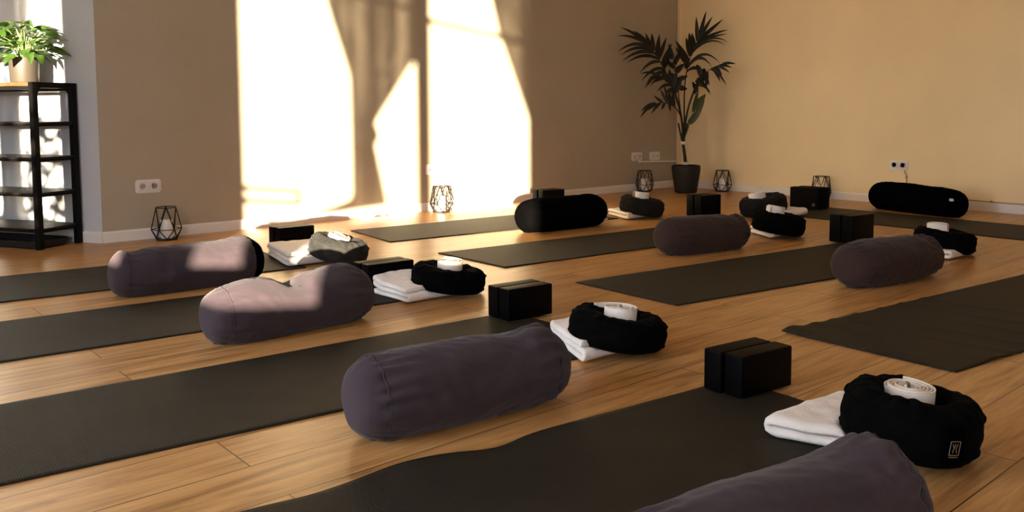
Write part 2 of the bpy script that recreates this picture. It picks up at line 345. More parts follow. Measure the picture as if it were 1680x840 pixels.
v_, f_ = merge([tube_data([(x * .2, y * .2, 0), (x * .5, y * .5, .5), (x, y, 1.0)], [.02, .012, .006], 6) for x, y in ((.3, .2), (-.3, .4), (.1, -.4))]); obj('stem', v_, f_, M['wick'], shrub)

# ------------------------------------------------------------------ yoga mats
def yoga_mat(corners, label, waves=(), edge=(), seed=0, th=.005, group='yoga mats'):
    A, B, Cc, Dd = [P(*c) for c in corners]          # A-B far long edge, D-C near long edge
    cen = (A + B + Cc + Dd) / 4; ang = math.atan2((B - A).y, (B - A).x); Ri = Matrix.Rotation(-ang, 3, 'Z')
    nu, nv = 120, 40; V = []; F = []
    for lay in (1, 0):
        for i in range(nu + 1):
            for j in range(nv + 1):
                s, t = i / nu, j / nv
                p = (A * (1 - s) + B * s) * (1 - t) + (Dd * (1 - s) + Cc * s) * t
                for e_s, e_w, e_a in edge: p = p + (A - Dd).normalized() * e_a * math.exp(-((s - e_s) / e_w) ** 2) * (1 - t) ** 6
                lift = 0
                for fn in waves: lift += fn(s, t)
                q = Ri @ (p - cen); q.z = max(0, lift) + (th if lay else 0) + .0008 * nz(p.x * 9, p.y * 9, seed) * lay
                V.append(q)
    n1 = (nu + 1) * (nv + 1)
    ix = lambda i, j, l: l * n1 + i * (nv + 1) + j
    for i in range(nu):
        for j in range(nv):
            F.append((ix(i, j, 0), ix(i, j + 1, 0), ix(i + 1, j + 1, 0), ix(i + 1, j, 0))); F.append((ix(i, j, 1), ix(i + 1, j, 1), ix(i + 1, j + 1, 1), ix(i, j + 1, 1)))
    for i in range(nu): F.append((ix(i, 0, 0), ix(i + 1, 0, 0), ix(i + 1, 0, 1), ix(i, 0, 1))); F.append((ix(i + 1, nv, 0), ix(i, nv, 0), ix(i, nv, 1), ix(i + 1, nv, 1)))
    for j in range(nv): F.append((ix(0, j + 1, 0), ix(0, j, 0), ix(0, j, 1), ix(0, j + 1, 1))); F.append((ix(nu, j, 0), ix(nu, j + 1, 0), ix(nu, j + 1, 1), ix(nu, j, 1)))
    o = obj('yoga_mat', V, F, M['mat'], smooth=False); o.location = (cen.x, cen.y, .0005); o.rotation_euler = (0, 0, ang)
    for k in range(0, len(o.data.polygons)): o.data.polygons[k].use_smooth = k < 2 * nu * nv
    return tag(o, label, 'yoga mat', group)
yoga_mat([(.30, .76), (2.10, .93), (2.05, 1.59), (.26, 1.41)], 'dark grey yoga mat running left from the bolster nearest the wire lantern and shelf')
yoga_mat([(.30, 1.81), (2.07, 1.95), (2.03, 2.57), (.28, 2.42)], 'dark grey yoga mat under the sunlit dipped bolster, second from the left wall')
yoga_mat([(.31, 2.89), (2.19, 3.02), (2.18, 3.67), (.27, 3.47)], 'large dark yoga mat crossing the left foreground behind the big mauve bolster')
yoga_mat([(.25, 3.89), (2.125, 4.10), (2.08, 4.74), (.20, 4.53)], 'nearest dark yoga mat at the bottom edge with a wavy far edge',
         edge=((.42, .05, .02), (.54, .05, -.028), (.30, .05, -.012)), waves=(lambda s, t: .006 * math.exp(-((s - .48) / .05) ** 2) * (1 - t) ** 4,))
yoga_mat([(2.91, .57), (4.74, .72), (4.68, 1.36), (2.83, 1.17)], 'dark grey yoga mat farthest back along the sunlit wall, before the black bolster')
yoga_mat([(2.81, 1.69), (4.64, 1.88), (4.62, 2.46), (2.80, 2.28)], 'dark grey yoga mat ending at the small warm-lit bolster in the middle of the room')
yoga_mat([(2.80, 2.78), (4.78, 3.02), (4.74, 3.68), (2.77, 3.39)], 'dark yoga mat behind the right warm-lit bolster, its black block pair at its far end')
yoga_mat([(2.72, 3.90), (4.55, 4.10), (4.50, 4.76), (2.69, 4.51)], 'dark yoga mat at the right edge with creases and a curled near corner',
         waves=(lambda s, t: .012 * math.exp(-((s - .03) / .03) ** 2) * (1 - t) ** 3, lambda s, t: .006 * math.exp(-((s - .10) / .018) ** 2) * (1 - t) ** 2,
                lambda s, t: .006 * math.exp(-((s - .13) / .03) ** 2) * t ** 6, lambda s, t: .0035 * sum(math.exp(-((s - q - .03 * t) / .012) ** 2) for q in (.16, .24, .33, .41, .5))), seed=3)
yoga_mat([(6.44, 2.0), (6.40, 3.83), (5.70, 3.83), (5.74, 2.0)], 'dark yoga mat lying along the right wall under the long black bolster')

# ------------------------------------------------------------------ bolsters
def bolster(u, v, yaw, Ln, W, H, m, label, bumps=(), n_exp=4.5, seed=0, handle=None, tag_at=None, wr=1.0, e=.062, end_m=None, taper=0):
    root = thing('yoga_bolster', label, 'bolster', P(u, v, .0015), -yaw, 'yoga bolsters')
    NS, NT = 130, 96
    svals = [-math.cos(PI * i / NS) for i in range(NS + 1)]; sv = []
    for s in svals: sv.append(math.copysign(abs(s) ** .9, s))
    seam = 1 - e / (Ln / 2)
    def pt(s, th):
        rho = (1 - min(1, abs(s)) ** n_exp) ** (1 / n_exp); a = s * Ln / 2
        d = abs(s) - seam                                       # pleats and pinch at the end seam
        rho *= 1 - .012 * math.exp(-(d * Ln / 2 / .006) ** 2)
        dist = max(0, -d) * Ln / 2; ph = th * 17 + 5 * nz(math.cos(th) * 2, math.sin(th) * 2, seed + s)
        pleat = .0062 * wr * math.cos(ph) * math.exp(-dist / .055) * (1 if d < 0 else math.exp(-(d * Ln / 2) / .02)) * (.35 + .65 * abs(nz(math.cos(th) * 1.7, math.sin(th) * 1.7, seed + 9 + s)) * 2)
        lump = .006 * nz(a * 7, math.cos(th) * 1.5, math.sin(th) * 1.5 + seed) + .0028 * nz(a * 26 + 5 * math.cos(th), math.cos(th) * 4, math.sin(th) * 4 + seed) + .0016 * nz(a * 60 + 9 * math.sin(th), math.cos(th) * 5, math.sin(th) * 6 - seed)
        k = 1 + taper * s
        rr_w = (W / 2 * k + lump) * rho + pleat * rho; rr_h = (H / 2 * k + .008 + lump) * rho + pleat * rho
        y = rr_w * math.cos(th); z = H / 2 * k - .008 + rr_h * math.sin(th)
        up = max(0, math.sin(th)) ** .6
        for s0, w0, th0, wt, amp in bumps:
            dth = (th - th0 + PI) % (2 * PI) - PI
            z += amp * math.exp(-((s - s0) / w0) ** 2 - (dth / wt) ** 2) * up
        z = max(0, z) if z > .004 else 0.0                             # sags flat on the floor
        return Vector((a, y, z))
    # th = 0 faces the wall side (+y), th = pi faces the camera side
    groups = {'cover': [], 'end_l': [], 'end_r': []}
    for s in sv:
        if s <= -seam + 1e-6: groups['end_l'].append(s)
        if -seam <= s <= seam: groups['cover'].append(s)
        if s >= seam - 1e-6: groups['end_r'].append(s)
    groups['cover'] = [-seam] + groups['cover'] + [seam]; groups['end_l'].append(-seam); groups['end_r'].insert(0, seam)
    for gname, nm in (('cover', 'cover'), ('end_l', 'end_panel'), ('end_r', 'end_panel')):
        ss = groups[gname]; V = [pt(s, 2 * PI * j / NT) for s in ss for j in range(NT)]; F = []
        for i in range(len(ss) - 1):
            for j in range(NT): F.append((i * NT + j, (i + 1) * NT + j, (i + 1) * NT + (j + 1) % NT, i * NT + (j + 1) % NT))
        obj(nm, V, F, M[end_m] if (end_m and gname == 'end_r') else m, root)
    for sg in (-seam, seam):
        ring = [pt(sg, 2 * PI * j / 72) for j in range(72)]; c = sum(ring, Vector()) / 72
        ring = [c + (p - c) * 1.006 for p in ring]; v_, f_ = tube_data(ring, .0020, 6, closed=True); obj('piping', v_, f_, m, root)
    if handle:
        sg, th0 = handle; base = pt(.985 * sg, th0); x = base.x
        pts = [(x - .03 * sg, base.y - .045, base.z + .02), (x + .012 * sg, base.y - .03, base.z + .015), (x + .022 * sg, base.y, base.z), (x + .012 * sg, base.y + .03, base.z - .02), (x - .03 * sg, base.y + .045, base.z - .03)]
        b = bmesh.new(); pts = catmull(pts, 5)
        V = []; F = []
        for p in pts: V += [Vector(p) + Vector((0, 0, .016)), Vector(p) - Vector((0, 0, .016)), Vector(p) + Vector((.003 * sg, 0, -.016)), Vector(p) + Vector((.003 * sg, 0, .016))]
        for i in range(len(pts) - 1):
            for j in range(4): F.append((i * 4 + j, i * 4 + (j + 1) % 4, i * 4 + 4 + (j + 1) % 4, i * 4 + 4 + j))
        b.free(); obj('handle', V, F, M['black_cloth'], root, smooth=False)
    if tag_at:
        s, th = tag_at; p = pt(s, th); b = bmesh.new(); nrm = Vector((.25, math.cos(th), math.sin(th)))
        box(b, p + nrm.normalized() * .006, (.028, .012, .016), Matrix.Rotation(.5, 3, 'X')); t = obj_bm('care_tag', b, M['white_tag'], root); t['label'] = 'small white tag'
    return root
HP = PI / 2
bolster(1.425, 1.672, .034, .675, .226, .200, M['mauve'], 'mauve bolster nearest the shelf, sunlit knob at its left end, in shadow between',
        bumps=((-.88, .09, 2.0, .8, .018), (-.70, .10, 1.9, .9, -.012), (.72, .22, HP, 1.2, .014), (.35, .05, 2.1, .5, -.005)), seed=1, end_m='black_cloth')
bolster(1.422, 2.68, -.011, .644, .228, .204, M['mauve'], 'sunlit mauve bolster with a deep dip in the middle of its top',
        bumps=((-.02, .17, HP, 1.5, -.034), (.10, .05, 2.0, .45, -.014), (.62, .26, HP, 1.3, .020), (-.55, .25, HP, 1.3, .008)), seed=2)
bolster(1.35, 3.80, .12, .640, .215, .203, M['mauve'], 'large dark mauve bolster in the centre foreground between two mats',
        bumps=((.42, .12, 1.9, .8, -.010), (.76, .16, HP, 1.0, .015), (.60, .06, 2.3, .5, .006)), seed=3, taper=-.04, wr=1.5)
bolster(4.022, 1.445, .088, .71, .233, .220, M['black_cloth'], 'black bolster with a white tag on the mat beside the sunlit wall', seed=4, tag_at=(.90, 3.75), bumps=((.6, .2, HP, 1, .006),))
bolster(3.965, 2.637, .20, .620, .228, .205, M['brown'], 'small warm-lit mauve bolster in the middle distance left of the folded blanket and cushion', bumps=((.70, .12, 2.0, .8, -.014), (.86, .10, HP, .9, .014)), seed=5, n_exp=4, taper=-.04)
bolster(3.919, 3.725, .14, .680, .236, .204, M['brown'], 'warm-lit mauve bolster on the right in front of the tall black block pair', bumps=((.66, .12, 2.0, .8, -.016), (.84, .12, HP, .9, .014)), seed=6, n_exp=4, taper=-.04)
bolster(6.62, 2.662, -1.328 + PI, .787, .232, .217, M['black_cloth'], 'long black bolster lying along the right wall below the double socket', seed=7, tag_at=(.90, 2.72), taper=-.05)
bolster(1.20, 4.815, .16, .657, .223, .213, M['mauve'], 'mauve bolster cropped by the bottom edge beside the white blanket', bumps=((.76, .16, 1.75, 1.0, .022), (.45, .12, 1.9, .8, -.006), (.62, .05, 2.2, .4, -.008)), seed=8, wr=1.3)

# ------------------------------------------------------------------ yoga blocks (pairs standing on edge, side by side)
BLK = {}
def block_mesh(w, l, h, m):
    key = (w, l, h, m.name)
    if key not in BLK:
        b = bmesh.new(); box(b, (0, 0, h / 2), (l, w, h), bevel=.006, seg=3); me = bpy.data.meshes.new('yoga_block'); bmesh.ops.recalc_face_normals(b, faces=b.faces); b.to_mesh(me); b.free()
        me.materials.append(m); me.polygons.foreach_set('use_smooth', [True] * len(me.polygons)); BLK[key] = me
        try: me.set_sharp_from_angle(angle=math.radians(40))
        except Exception: pass
    return BLK[key]
def block(u, v, yaw, w, l, h, label, m=None, z=.0062):
    o = bpy.data.objects.new('yoga_block', block_mesh(w, l, h, m or M['foam'])); COL.objects.link(o)
    o.location = P(u, v, z); o.rotation_euler = (0, 0, -yaw); tag(o, label, 'yoga block', 'yoga blocks'); return o
def pair(u, v, yaw, l, w2, h, la, lb, shift=.006, dz=0, m=None, gap=.003):
    # (u, v): near left corner of the pair; length runs along yaw, the pair is w2 wide
    c, s = math.cos(yaw), math.sin(yaw); w = w2 / 2 - gap / 2
    def place(a, b): return u + a * c + b * s, v + a * s - b * c
    block(*place(l / 2 + shift, w / 2), yaw, w, l, h, la, m); return block(*place(l / 2, w2 - w / 2), yaw + .01, w, l, h + dz, lb, m)
pair(1.975, 4.225, .12, .215, .130, .117, 'black foam block on the nearest mat, the half of the pair closer to the camera', 'black foam block on the nearest mat, far half of the pair behind the slot', shift=.010)
pair(2.07, 3.14, .10, .212, .128, .120, 'black foam block behind the big mauve bolster, front half of its pair', 'black foam block behind the big mauve bolster, back half of its pair')
pair(1.945, 2.35, .05, .235, .125, .122, 'sun-topped black block beyond the dipped bolster, front half of its pair', 'sun-topped black block beyond the dipped bolster, back half of its pair')
pair(2.222, .925, .02, .225, .13, .112, 'black block by the wall behind the white blanket, front half of its pair', 'black block nearest the sunlit baseboard, back half of its pair')
pair(4.772, 3.10, .10, .222, .150, .165, 'tall black block behind the right warm-lit bolster, front half of its pair', 'tall black block behind the right warm-lit bolster, back half of its pair')
pair(5.15, 1.74, .12, .215, .140, .158, 'black block below the potted palm, front half right of the vertical slot', 'black block below the potted palm, back half left of the vertical slot')
pair(4.63, .60, .08, .225, .13, .152, 'black block peeking over the black bolster, front half of its pair', 'black block peeking over the black bolster, back half of its pair')
bq = block(6.245, 1.955, PI / 2 - .12, .085, .232, .168, 'dark brown block with a small round logo by the right wall', M['foam_brown'])
v_, f_ = lathe_data([(.0, .0012), (.010, .0012), (.013, .0008), (.013, 0)], 28); R_ = Matrix.Rotation(PI / 2, 3, 'X')
lg = obj('logo', [R_ @ p + Vector((.080, -.0432, .035)) for p in v_], f_, M['logo_grey'], bq); lg.rotation_euler = (0, 0, 0); lg['label'] = 'small round grey logo'
for p in lg.data.vertices: pass
block(6.335, 1.966, PI / 2 - .12, .085, .232, .168, 'dark brown block behind the one with the round logo, touching it', M['foam_brown'])

# ------------------------------------------------------------------ blankets, cushions, straps
VF = Vector((.65, .76, 0)).normalized()
def cushion_frame(u, v, tilt, zc, axis=None):
    ax = (axis or VF); q = Quaternion(ax, tilt); return Matrix.Translation(P(u, v, zc)) @ q.to_matrix().to_4x4()
def blanket(u0, u1, v0, v1, label, layers=4, th=.0125, seed=0, yaw=0, clamp=None, roll=0.0, ragged=.012, skew=0.0, skx=0.0, flip=1):
    # serpentine fold in the v-z plane, extruded along u
    c = P((u0 + u1) / 2, (v0 + v1) / 2); wv = (v1 - v0); lu = u1 - u0
    cl = []; r = th * .62
    for k in range(layers):
        z = th * .5 + k * th * 1.22; ys = [-.5 + i / 26 for i in range(27)]
        if k % 2: ys = ys[::-1]
        inset = .010 * k * (.4 + .6 * abs(nz(seed, k, 3)))
        for y in ys: cl.append((y * (wv - 2 * r - inset) , z))
        if k < layers - 1:
            sg = 1 if k % 2 == 0 else -1; yb = sg * .5 * (wv - 2 * r - inset)
            for a in (-60, -30, 0, 30, 60): cl.append((yb + sg * r * 1.1 * math.cos(math.radians(a)), z + r + r * math.sin(math.radians(a))))
    NUu = 46; V = []; F = []; n = len(cl); prof = []
    for i, (y, z) in enumerate(cl):
        a = cl[max(i - 1, 0)]; b = cl[min(i + 1, n - 1)]; t = Vector((b[0] - a[0], b[1] - a[1])).normalized(); nn = Vector((-t.y, t.x)); prof.append((y, z, nn))
    ring = [(y * flip, z, nn.x * th / 2 * flip, nn.y * th / 2) for y, z, nn in prof] + [(y * flip, z, -nn.x * th / 2 * flip, -nn.y * th / 2) for y, z, nn in reversed(prof)]
    m_ = len(ring); R = Matrix.Rotation(-yaw, 3, 'Z'); er = th * .75 / lu
    svals = [er * (1 - math.cos(PI / 2 * i / 5)) for i in range(5)] + [er + (1 - 2 * er) * i / NUu for i in range(NUu + 1)]; svals += [1 - q for q in reversed(svals[:5])]; NUu = len(svals) - 1
    for s in svals:
        q_ = min(1, min(s, 1 - s) / er); sh = max(.06, math.sqrt(max(0, 1 - (1 - q_) ** 2)))
        for y, z, oy, oz in ring:
            lay = z / (layers * th * 1.22); x = (s - .5) * lu + ragged * nz(lay * 5, y * 6, seed) * (1 if s < .5 else -1) * (2 * abs(s - .5)) ** 3
            y, z = y + oy * sh, z + oz * sh
            x += skx * y; yy = y + skew * (s - .5) * lu + .006 * nz(x * 9, lay * 3, seed + 2); zz = z + .008 * nz(x * 8, y * 8, seed) * lay + .004 * nz(x * 25, y * 25, seed + 5) * lay
            zz *= (1 + roll * math.exp(-((y + wv / 2) / .06) ** 2) + .12 * nz(x * 5, y * 5, seed + 7)); zz -= .006 * lay * (1 - sh)
            p = R @ Vector((x, -yy, 0)); zz = max(.001, zz)
            if clamp: zz = min(zz, max(.0015 + lay * .012, clamp(c.x + p.x, c.y + p.y)))
            V.append(Vector((p.x, p.y, zz)))
    for i in range(NUu):
        for j in range(m_): F.append((i * m_ + j, i * m_ + (j + 1) % m_, (i + 1) * m_ + (j + 1) % m_, (i + 1) * m_ + j))
    k = n
    for base, rev in ((0, False), (NUu * m_, True)):          # close the cut ends of every layer
        for i in range(n - 1):
            q = (base + i, base + i + 1, base + 2 * n - 2 - i, base + 2 * n - 1 - i); F.append(q if rev else q[::-1])
    o = obj('folded_blanket', V, F, M['fleece']); o.location = (c.x, c.y, .0065)
    return tag(o, label, 'blanket', 'folded white blankets')

def cushion(u, v, tilt, zc, label, m, a=.172, b=.15, h=.115, dent=.45, yaw=0, seed=0, pleat=1.0, notch=0, notch_dir=2.4, axis=None):
    root = thing('meditation_cushion', label, 'cushion', (0, 0, 0), 0, 'meditation cushions')
    mw_ = cushion_frame(u, v, tilt, zc, axis) @ Matrix.Rotation(yaw, 4, 'Z'); root.matrix_world = mw_
    cd = 1 - dent
    prof = [(0, cd), (.16, cd + .02), (.30, cd + dent * .30), (.44, cd + dent * .74), (.58, .985), (.72, 1.0), (.86, .95), (.955, .83), (1.0, .62), (1.005, .42), (.985, .22), (.93, .08), (.82, .015), (.5, 0), (0, 0)]
    pr = catmull(prof, 5); NT = 110; V = []; F = []
    def pt(r, z, th):
        R = ((abs(math.cos(th)) / a) ** 2.3 + (abs(math.sin(th)) / b) ** 2.3) ** (-1 / 2.3)
        dth = (th - notch_dir + PI) % (2 * PI) - PI; R *= 1 - notch * math.exp(-(dth / .55) ** 2)
        top = smooth01((z - .5) * 2.2)
        pl = .0045 * pleat * math.cos(th * 19 + 4 * nz(math.cos(th) * 2, math.sin(th) * 2, seed)) * math.exp(-((r - .88) / .16) ** 2) * top * (.3 + 1.4 * abs(nz(math.cos(th) * 1.5, math.sin(th) * 1.5, seed + 4)))
        lump = .0075 * nz(math.cos(th) * r * 2.4, math.sin(th) * r * 2.4, seed + 7) * top + .005 * nz(math.cos(th) * r * 7, math.sin(th) * r * 7, seed) * top
        x = R * r; fold = .004 * nz(math.cos(th) * 4, z * 5, math.sin(th) * 4 + seed) * (1 if r > .9 else 0)
        return Vector(((x + fold) * math.cos(th), (x + fold) * math.sin(th), z * h + pl + lump))
    for r, z in pr:
        for j in range(NT): V.append(pt(r, z, 2 * PI * j / NT))
    for i in range(len(pr) - 1):
        for j in range(NT): F.append((i * NT + j, (i + 1) * NT + j, (i + 1) * NT + (j + 1) % NT, i * NT + (j + 1) % NT))
    obj('cover', V, F, m, root)
    for r, z in ((.975, .79), (.985, .20)):
        ring = [pt(r + .004, z, 2 * PI * j / 90) for j in range(90)]; v_, f_ = tube_data(ring, .0028, 6, closed=True); obj('piping', v_, f_, m, root)
    root['tmp'] = 0; del root['tmp']
    return root, pt, h
def strap(cush, xy, label, tilt=None, rad=.058, hh=.042, turns=6, seed=0, z=None, buckle=False, tail=.3):
    root0, pt, h = cush; mw_ = root0.matrix_world
    root = thing('yoga_strap', label, 'strap', (0, 0, 0), 0, 'rolled cotton straps')
    R0 = tilt if tilt is not None else mw_.to_quaternion()
    pos = mw_ @ Vector((xy[0], xy[1], z if z is not None else h * .72))
    root.matrix_world = Matrix.Translation(pos) @ R0.to_matrix().to_4x4()
    N_ = turns * 40; V = []; F = []; r0 = .012; th = .0036
    for i in range(N_ + 1):
        t = i / N_; a = 2 * PI * turns * t + seed; r = r0 + (rad - r0) * t; r += .0015 * nz(math.cos(a), math.sin(a), t * 3 + seed)
        if t > 1 - .03: r += .010 * ((t - .97) / .03) ** 2 * (tail / .3)
        zo = .0022 * nz(t * 4, seed, 2) + .003 * math.sin(a * .5 + seed) * t
        for dr, z_ in ((-th / 2, 0), (th / 2, 0), (th / 2, hh), (-th / 2, hh)): V.append(Vector(((r + dr) * math.cos(a), (r + dr) * math.sin(a), z_ + zo)))
    for i in range(N_):
        for j in range(4): F.append((i * 4 + j, i * 4 + (j + 1) % 4, i * 4 + 4 + (j + 1) % 4, i * 4 + 4 + j))
    F.append((0, 3, 2, 1)); F.append((N_ * 4, N_ * 4 + 1, N_ * 4 + 2, N_ * 4 + 3)); obj('webbing', V, F, M['cotton'], root, smooth=False)
    if buckle:
        pts = [(.010 * math.cos(2 * PI * j / 20), .002, hh * .86 + .013 * math.sin(2 * PI * j / 20)) for j in range(20)]; v_, f_ = tube_data(pts, .0022, 6, closed=True)
        pts2 = [(x + .004, .007, z_ - .002) for x, y, z_ in pts]; v2, f2 = tube_data(pts2, .0022, 6, closed=True)
        for q in ((v_, f_), (v2, f2)): o = obj('buckle_ring', *q, M['steel'], root); o['label'] = 'steel ring'
    return root
def clampf(mw_, a, b, lift=0.0):
    q = mw_.to_3x3(); n = q @ Vector((0, 0, 1)); c = mw_.translation; inv = mw_.inverted()
    def f(x, y):
        z = c.z - (n.x * (x - c.x) + n.y * (y - c.y)) / n.z; p = inv @ Vector((x, y, z)); r = math.sqrt((p.x / a) ** 2 + (p.y / b) ** 2)
        return (z - .0085 + max(0, r - .92) * .35) if r < 1.6 else 9
    return f
def seat_set(u, v, tilt, zc, m, clabel, blabel, slabel, bl, sxy, ck={}, bk={}, sk={}):
    cu = cushion(u, v, tilt, zc, clabel, m, **ck); a, b = ck.get('a', .172), ck.get('b', .15); mw_ = cu[0].matrix_world
    blanket(*bl, blabel, clamp=clampf(mw_, a, b), **bk)
    strap(cu, sxy, slabel, **sk); return cu
T9 = math.radians(9)
seat_set(2.19, 1.65, math.radians(15), .036, M['velvet_sunlit'], 'sunlit black velvet cushion tilted on the blanket by the wall block', 'white blanket under the sunlit black cushion, beside the first mauve bolster', 'sunlit cotton strap roll tipped on the sunlit cushion', (2.02, 2.37, 1.12, 1.54), (-.01, .02),
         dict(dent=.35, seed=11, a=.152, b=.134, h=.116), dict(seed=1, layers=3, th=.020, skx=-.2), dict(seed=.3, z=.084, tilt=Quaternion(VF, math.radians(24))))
seat_set(2.213, 2.574, math.radians(10), .026, M['velvet'], 'black velvet cushion behind the dipped bolster, with an upright strap roll', 'white blanket with a raised corner right of the dipped bolster', 'cotton strap roll on the black cushion behind the dipped bolster', (1.965, 2.34, 2.365, 2.63), (.01, .02),
         dict(dent=.28, seed=12, a=.163, b=.143, h=.098), dict(seed=2, layers=3, th=.017, roll=.45), dict(seed=1.3, z=.080, tilt=Quaternion(VF, math.radians(4))))
c3 = seat_set(2.102, 3.657, math.radians(10), .027, M['velvet'], 'black velvet cushion right of the big foreground bolster', 'white folded blanket right of the big foreground bolster', 'cotton strap roll with loose end, right of the big foreground bolster', (1.965, 2.34, 3.42, 3.70), (.01, .01),
         dict(dent=.35, seed=13, a=.166, b=.146, h=.104), dict(seed=3, layers=3, th=.018, skx=-.45), dict(seed=2.1, z=.078, buckle=True, tail=.9, tilt=Quaternion(VF, math.radians(5))))
c4 = seat_set(1.953, 4.691, math.radians(9), .024, M['velvet'], 'nearest black velvet cushion with the tan label on its side', 'nearest white folded blanket, on the floor behind the cropped bolster', 'nearest cotton strap roll with a steel ring in its middle', (1.85, 2.16, 4.44, 4.755), (.012, .02),
         dict(dent=.62, seed=14, a=.160, b=.142, h=.132, pleat=1.3), dict(seed=4, layers=2, th=.025, roll=.1, skx=.4, yaw=.08, flip=-1), dict(seed=.6, z=.094, buckle=True, tilt=Quaternion(VF, math.radians(3))))
seat_set(4.86, 1.416, math.radians(10), .027, M['velvet_dark'], 'dark grey cushion behind the black bolster, left of the palm', 'white blanket sticking out right of the black bolster', 'cotton strap roll on the cushion left of the palm pot', (4.72, 5.0, 1.16, 1.46), (0, .02),
         dict(dent=.3, seed=15, a=.169, b=.149, h=.124), dict(seed=5, layers=2, th=.022, skx=-.4), dict(seed=2.6, z=.115))
seat_set(4.758, 2.617, math.radians(9), .025, M['velvet'], 'black cushion right of the small warm-lit bolster', 'white blanket right of the small warm-lit bolster', 'cotton strap roll with a pale peak, right of the small warm-lit bolster', (4.69, 4.9, 2.42, 2.66), (-.01, .03),
         dict(dent=.3, seed=16, a=.170, b=.150, h=.128), dict(seed=6, layers=2, th=.024, skx=-.5), dict(seed=3.2, z=.120))
seat_set(4.852, 3.585, math.radians(7), .020, M['velvet'], 'black cushion partly hidden by the right warm-lit bolster', 'white blanket under the cushion behind the right warm-lit bolster', 'cotton strap roll above the right warm-lit bolster', (4.66, 4.98, 3.42, 3.70), (-.03, .03),
         dict(dent=.25, seed=17, a=.170, b=.150, h=.115), dict(seed=7, layers=2, th=.020), dict(seed=4.2, z=.105, tilt=Quaternion(VF, math.radians(2))))
seat_set(5.579, 2.004, math.radians(-9), .026, M['velvet_dark'], 'dark grey cushion tipped left beside the brown logo block', 'white blanket showing behind two cushions by the brown logo block', 'cotton strap roll on the leftward tipped cushion', (5.52, 5.86, 1.86, 2.19), (-.03, .03),
         dict(dent=.3, seed=18, a=.180, b=.158, h=.130), dict(seed=8, layers=2, th=.025), dict(seed=5.2, z=.118))
# label patch on the nearest cushion: framed monogram with a line of small print
lab_th = -2.15
def lab(c, x, z, out):
    root, pt, h = c; th = lab_th + x / .165; p0 = pt(1.003, .5, th); p0.z = h * .5 + z; n = Vector((math.cos(th), math.sin(th), .0)); return p0 + n * out
def patch(name, quads, out, m, parent, lbl=None):
    V = []; F = []
    for (x0, z0), (x1, z1), w in quads:
        d = Vector((x1 - x0, z1 - z0)); L_ = max(d.length, 1e-5); nrm = Vector((-d.y, d.x)) / L_ * w / 2; o = len(V); k = 6
        for i in range(k + 1):
            q = Vector((x0, z0)) + d * i / k
            for s in (1, -1): V.append(lab(c4, q.x + nrm.x * s, q.y + nrm.y * s, out))
        for i in range(k): F.append((o + 2 * i, o + 2 * i + 1, o + 2 * i + 3, o + 2 * i + 2))
    o = obj(name, V, F, m, parent, smooth=False)
    mod = o.modifiers.new('thick', 'SOLIDIFY'); mod.thickness = .0006; mod.offset = 1
    if lbl: o['label'] = lbl
    return o
pl_ = patch('brand_label', [((-.026, 0), (.026, 0), .085)], .0075, M['black_cloth'], c4[0])
g = .0013; W2, H2, zc_ = .0138, .0150, -.005
q = [((-W2, zc_ - H2), (W2, zc_ - H2), g), ((-W2, zc_ + H2), (W2, zc_ + H2), g), ((-W2, zc_ - H2), (-W2, zc_ + H2), g), ((W2, zc_ - H2), (W2, zc_ + H2), g),
     ((-.0075, zc_ + .010), (-.0035, zc_ + .001), g), ((.0005, zc_ + .010), (-.0055, zc_ - .010), g), ((.0075, zc_ + .010), (.0035, zc_ + .001), g), ((.0035, zc_ + .001), (.0065, zc_ - .010), g)]
q += [((-.013 + i * .0045, zc_ - .0195), (-.0105 + i * .0045, zc_ - .0195), .002) for i in range(6)]
patch('monogram', q, .0084, M['gold'], pl_, 'tan framed monogram')

# ------------------------------------------------------------------ wire lanterns with candles
def lantern(u, v, label, clabel, H=.203, rt=.066, rm=.089, rb=.067, zm=.068, rot=0, n=6, first=[]):
    root = thing('wire_lantern', label, 'lantern', P(u, v, 0), rot, 'wire lanterns')
    ring = lambda r, z, o: [Vector((r * math.cos(2 * PI * (j + o) / n), r * math.sin(2 * PI * (j + o) / n), z)) for j in range(n)]
    top = ring(rt, H, 0); mid = ring(rm, zm, .5); bot = ring(rb, .008, 0); w = .0034
    if not first:
        first.append(1)
    V, F = merge([tube_data(top, w, 6, closed=True)]); obj('top_ring', V, F, M['wire'], root)
    V, F = merge([tube_data(mid, w * .85, 6, closed=True)]); obj('middle_ring', V, F, M['wire'], root)
    V, F = lathe_data([(rb * .9, 0), (rb + .003, 0), (rb + .003, .010), (rb * .9, .010)], 6, True, True); obj('base', V, F, M['wire'], root, smooth=False)
    for j in range(n):
        for k in (0, -1):
            V, F = tube_data([mid[(j + k) % n], top[j]], w, 6); obj('strut', V, F, M['wire'], root)
            V, F = tube_data([mid[(j + k) % n], bot[j]], w, 6); obj('strut', V, F, M['wire'], root)
    c = thing('pillar_candle', clabel, 'candle', P(u, v, .0102), 0, 'white pillar candles')
    V, F = lathe_data([(.034, 0), (.035, .003), (.035, .110), (.032, .114), (.026, .111), (.0, .109)], 32); obj('wax', V, F, M['wax'], c)
    V, F = tube_data([(0, 0, .108), (.001, 0, .116), (.003, 0, .122)], .0012, 6); obj('wick', V, F, M['wick'], c)
lantern(1.865, .115, 'black wire lantern under the leftmost double socket', 'white pillar candle inside the lantern below the leftmost socket', rot=.2)
lantern(3.985, .125, 'black wire lantern in the sun patch between the window shadows', 'sunlit white candle inside the lantern in the sun patch', rot=.05)
lantern(6.45, .115, 'black wire lantern left of the potted palm, below the twin sockets', 'white candle inside the lantern left of the palm', rot=.4)
lantern(7.00, .63, 'black wire lantern right of the potted palm', 'white candle inside the lantern right of the palm', rot=.52)
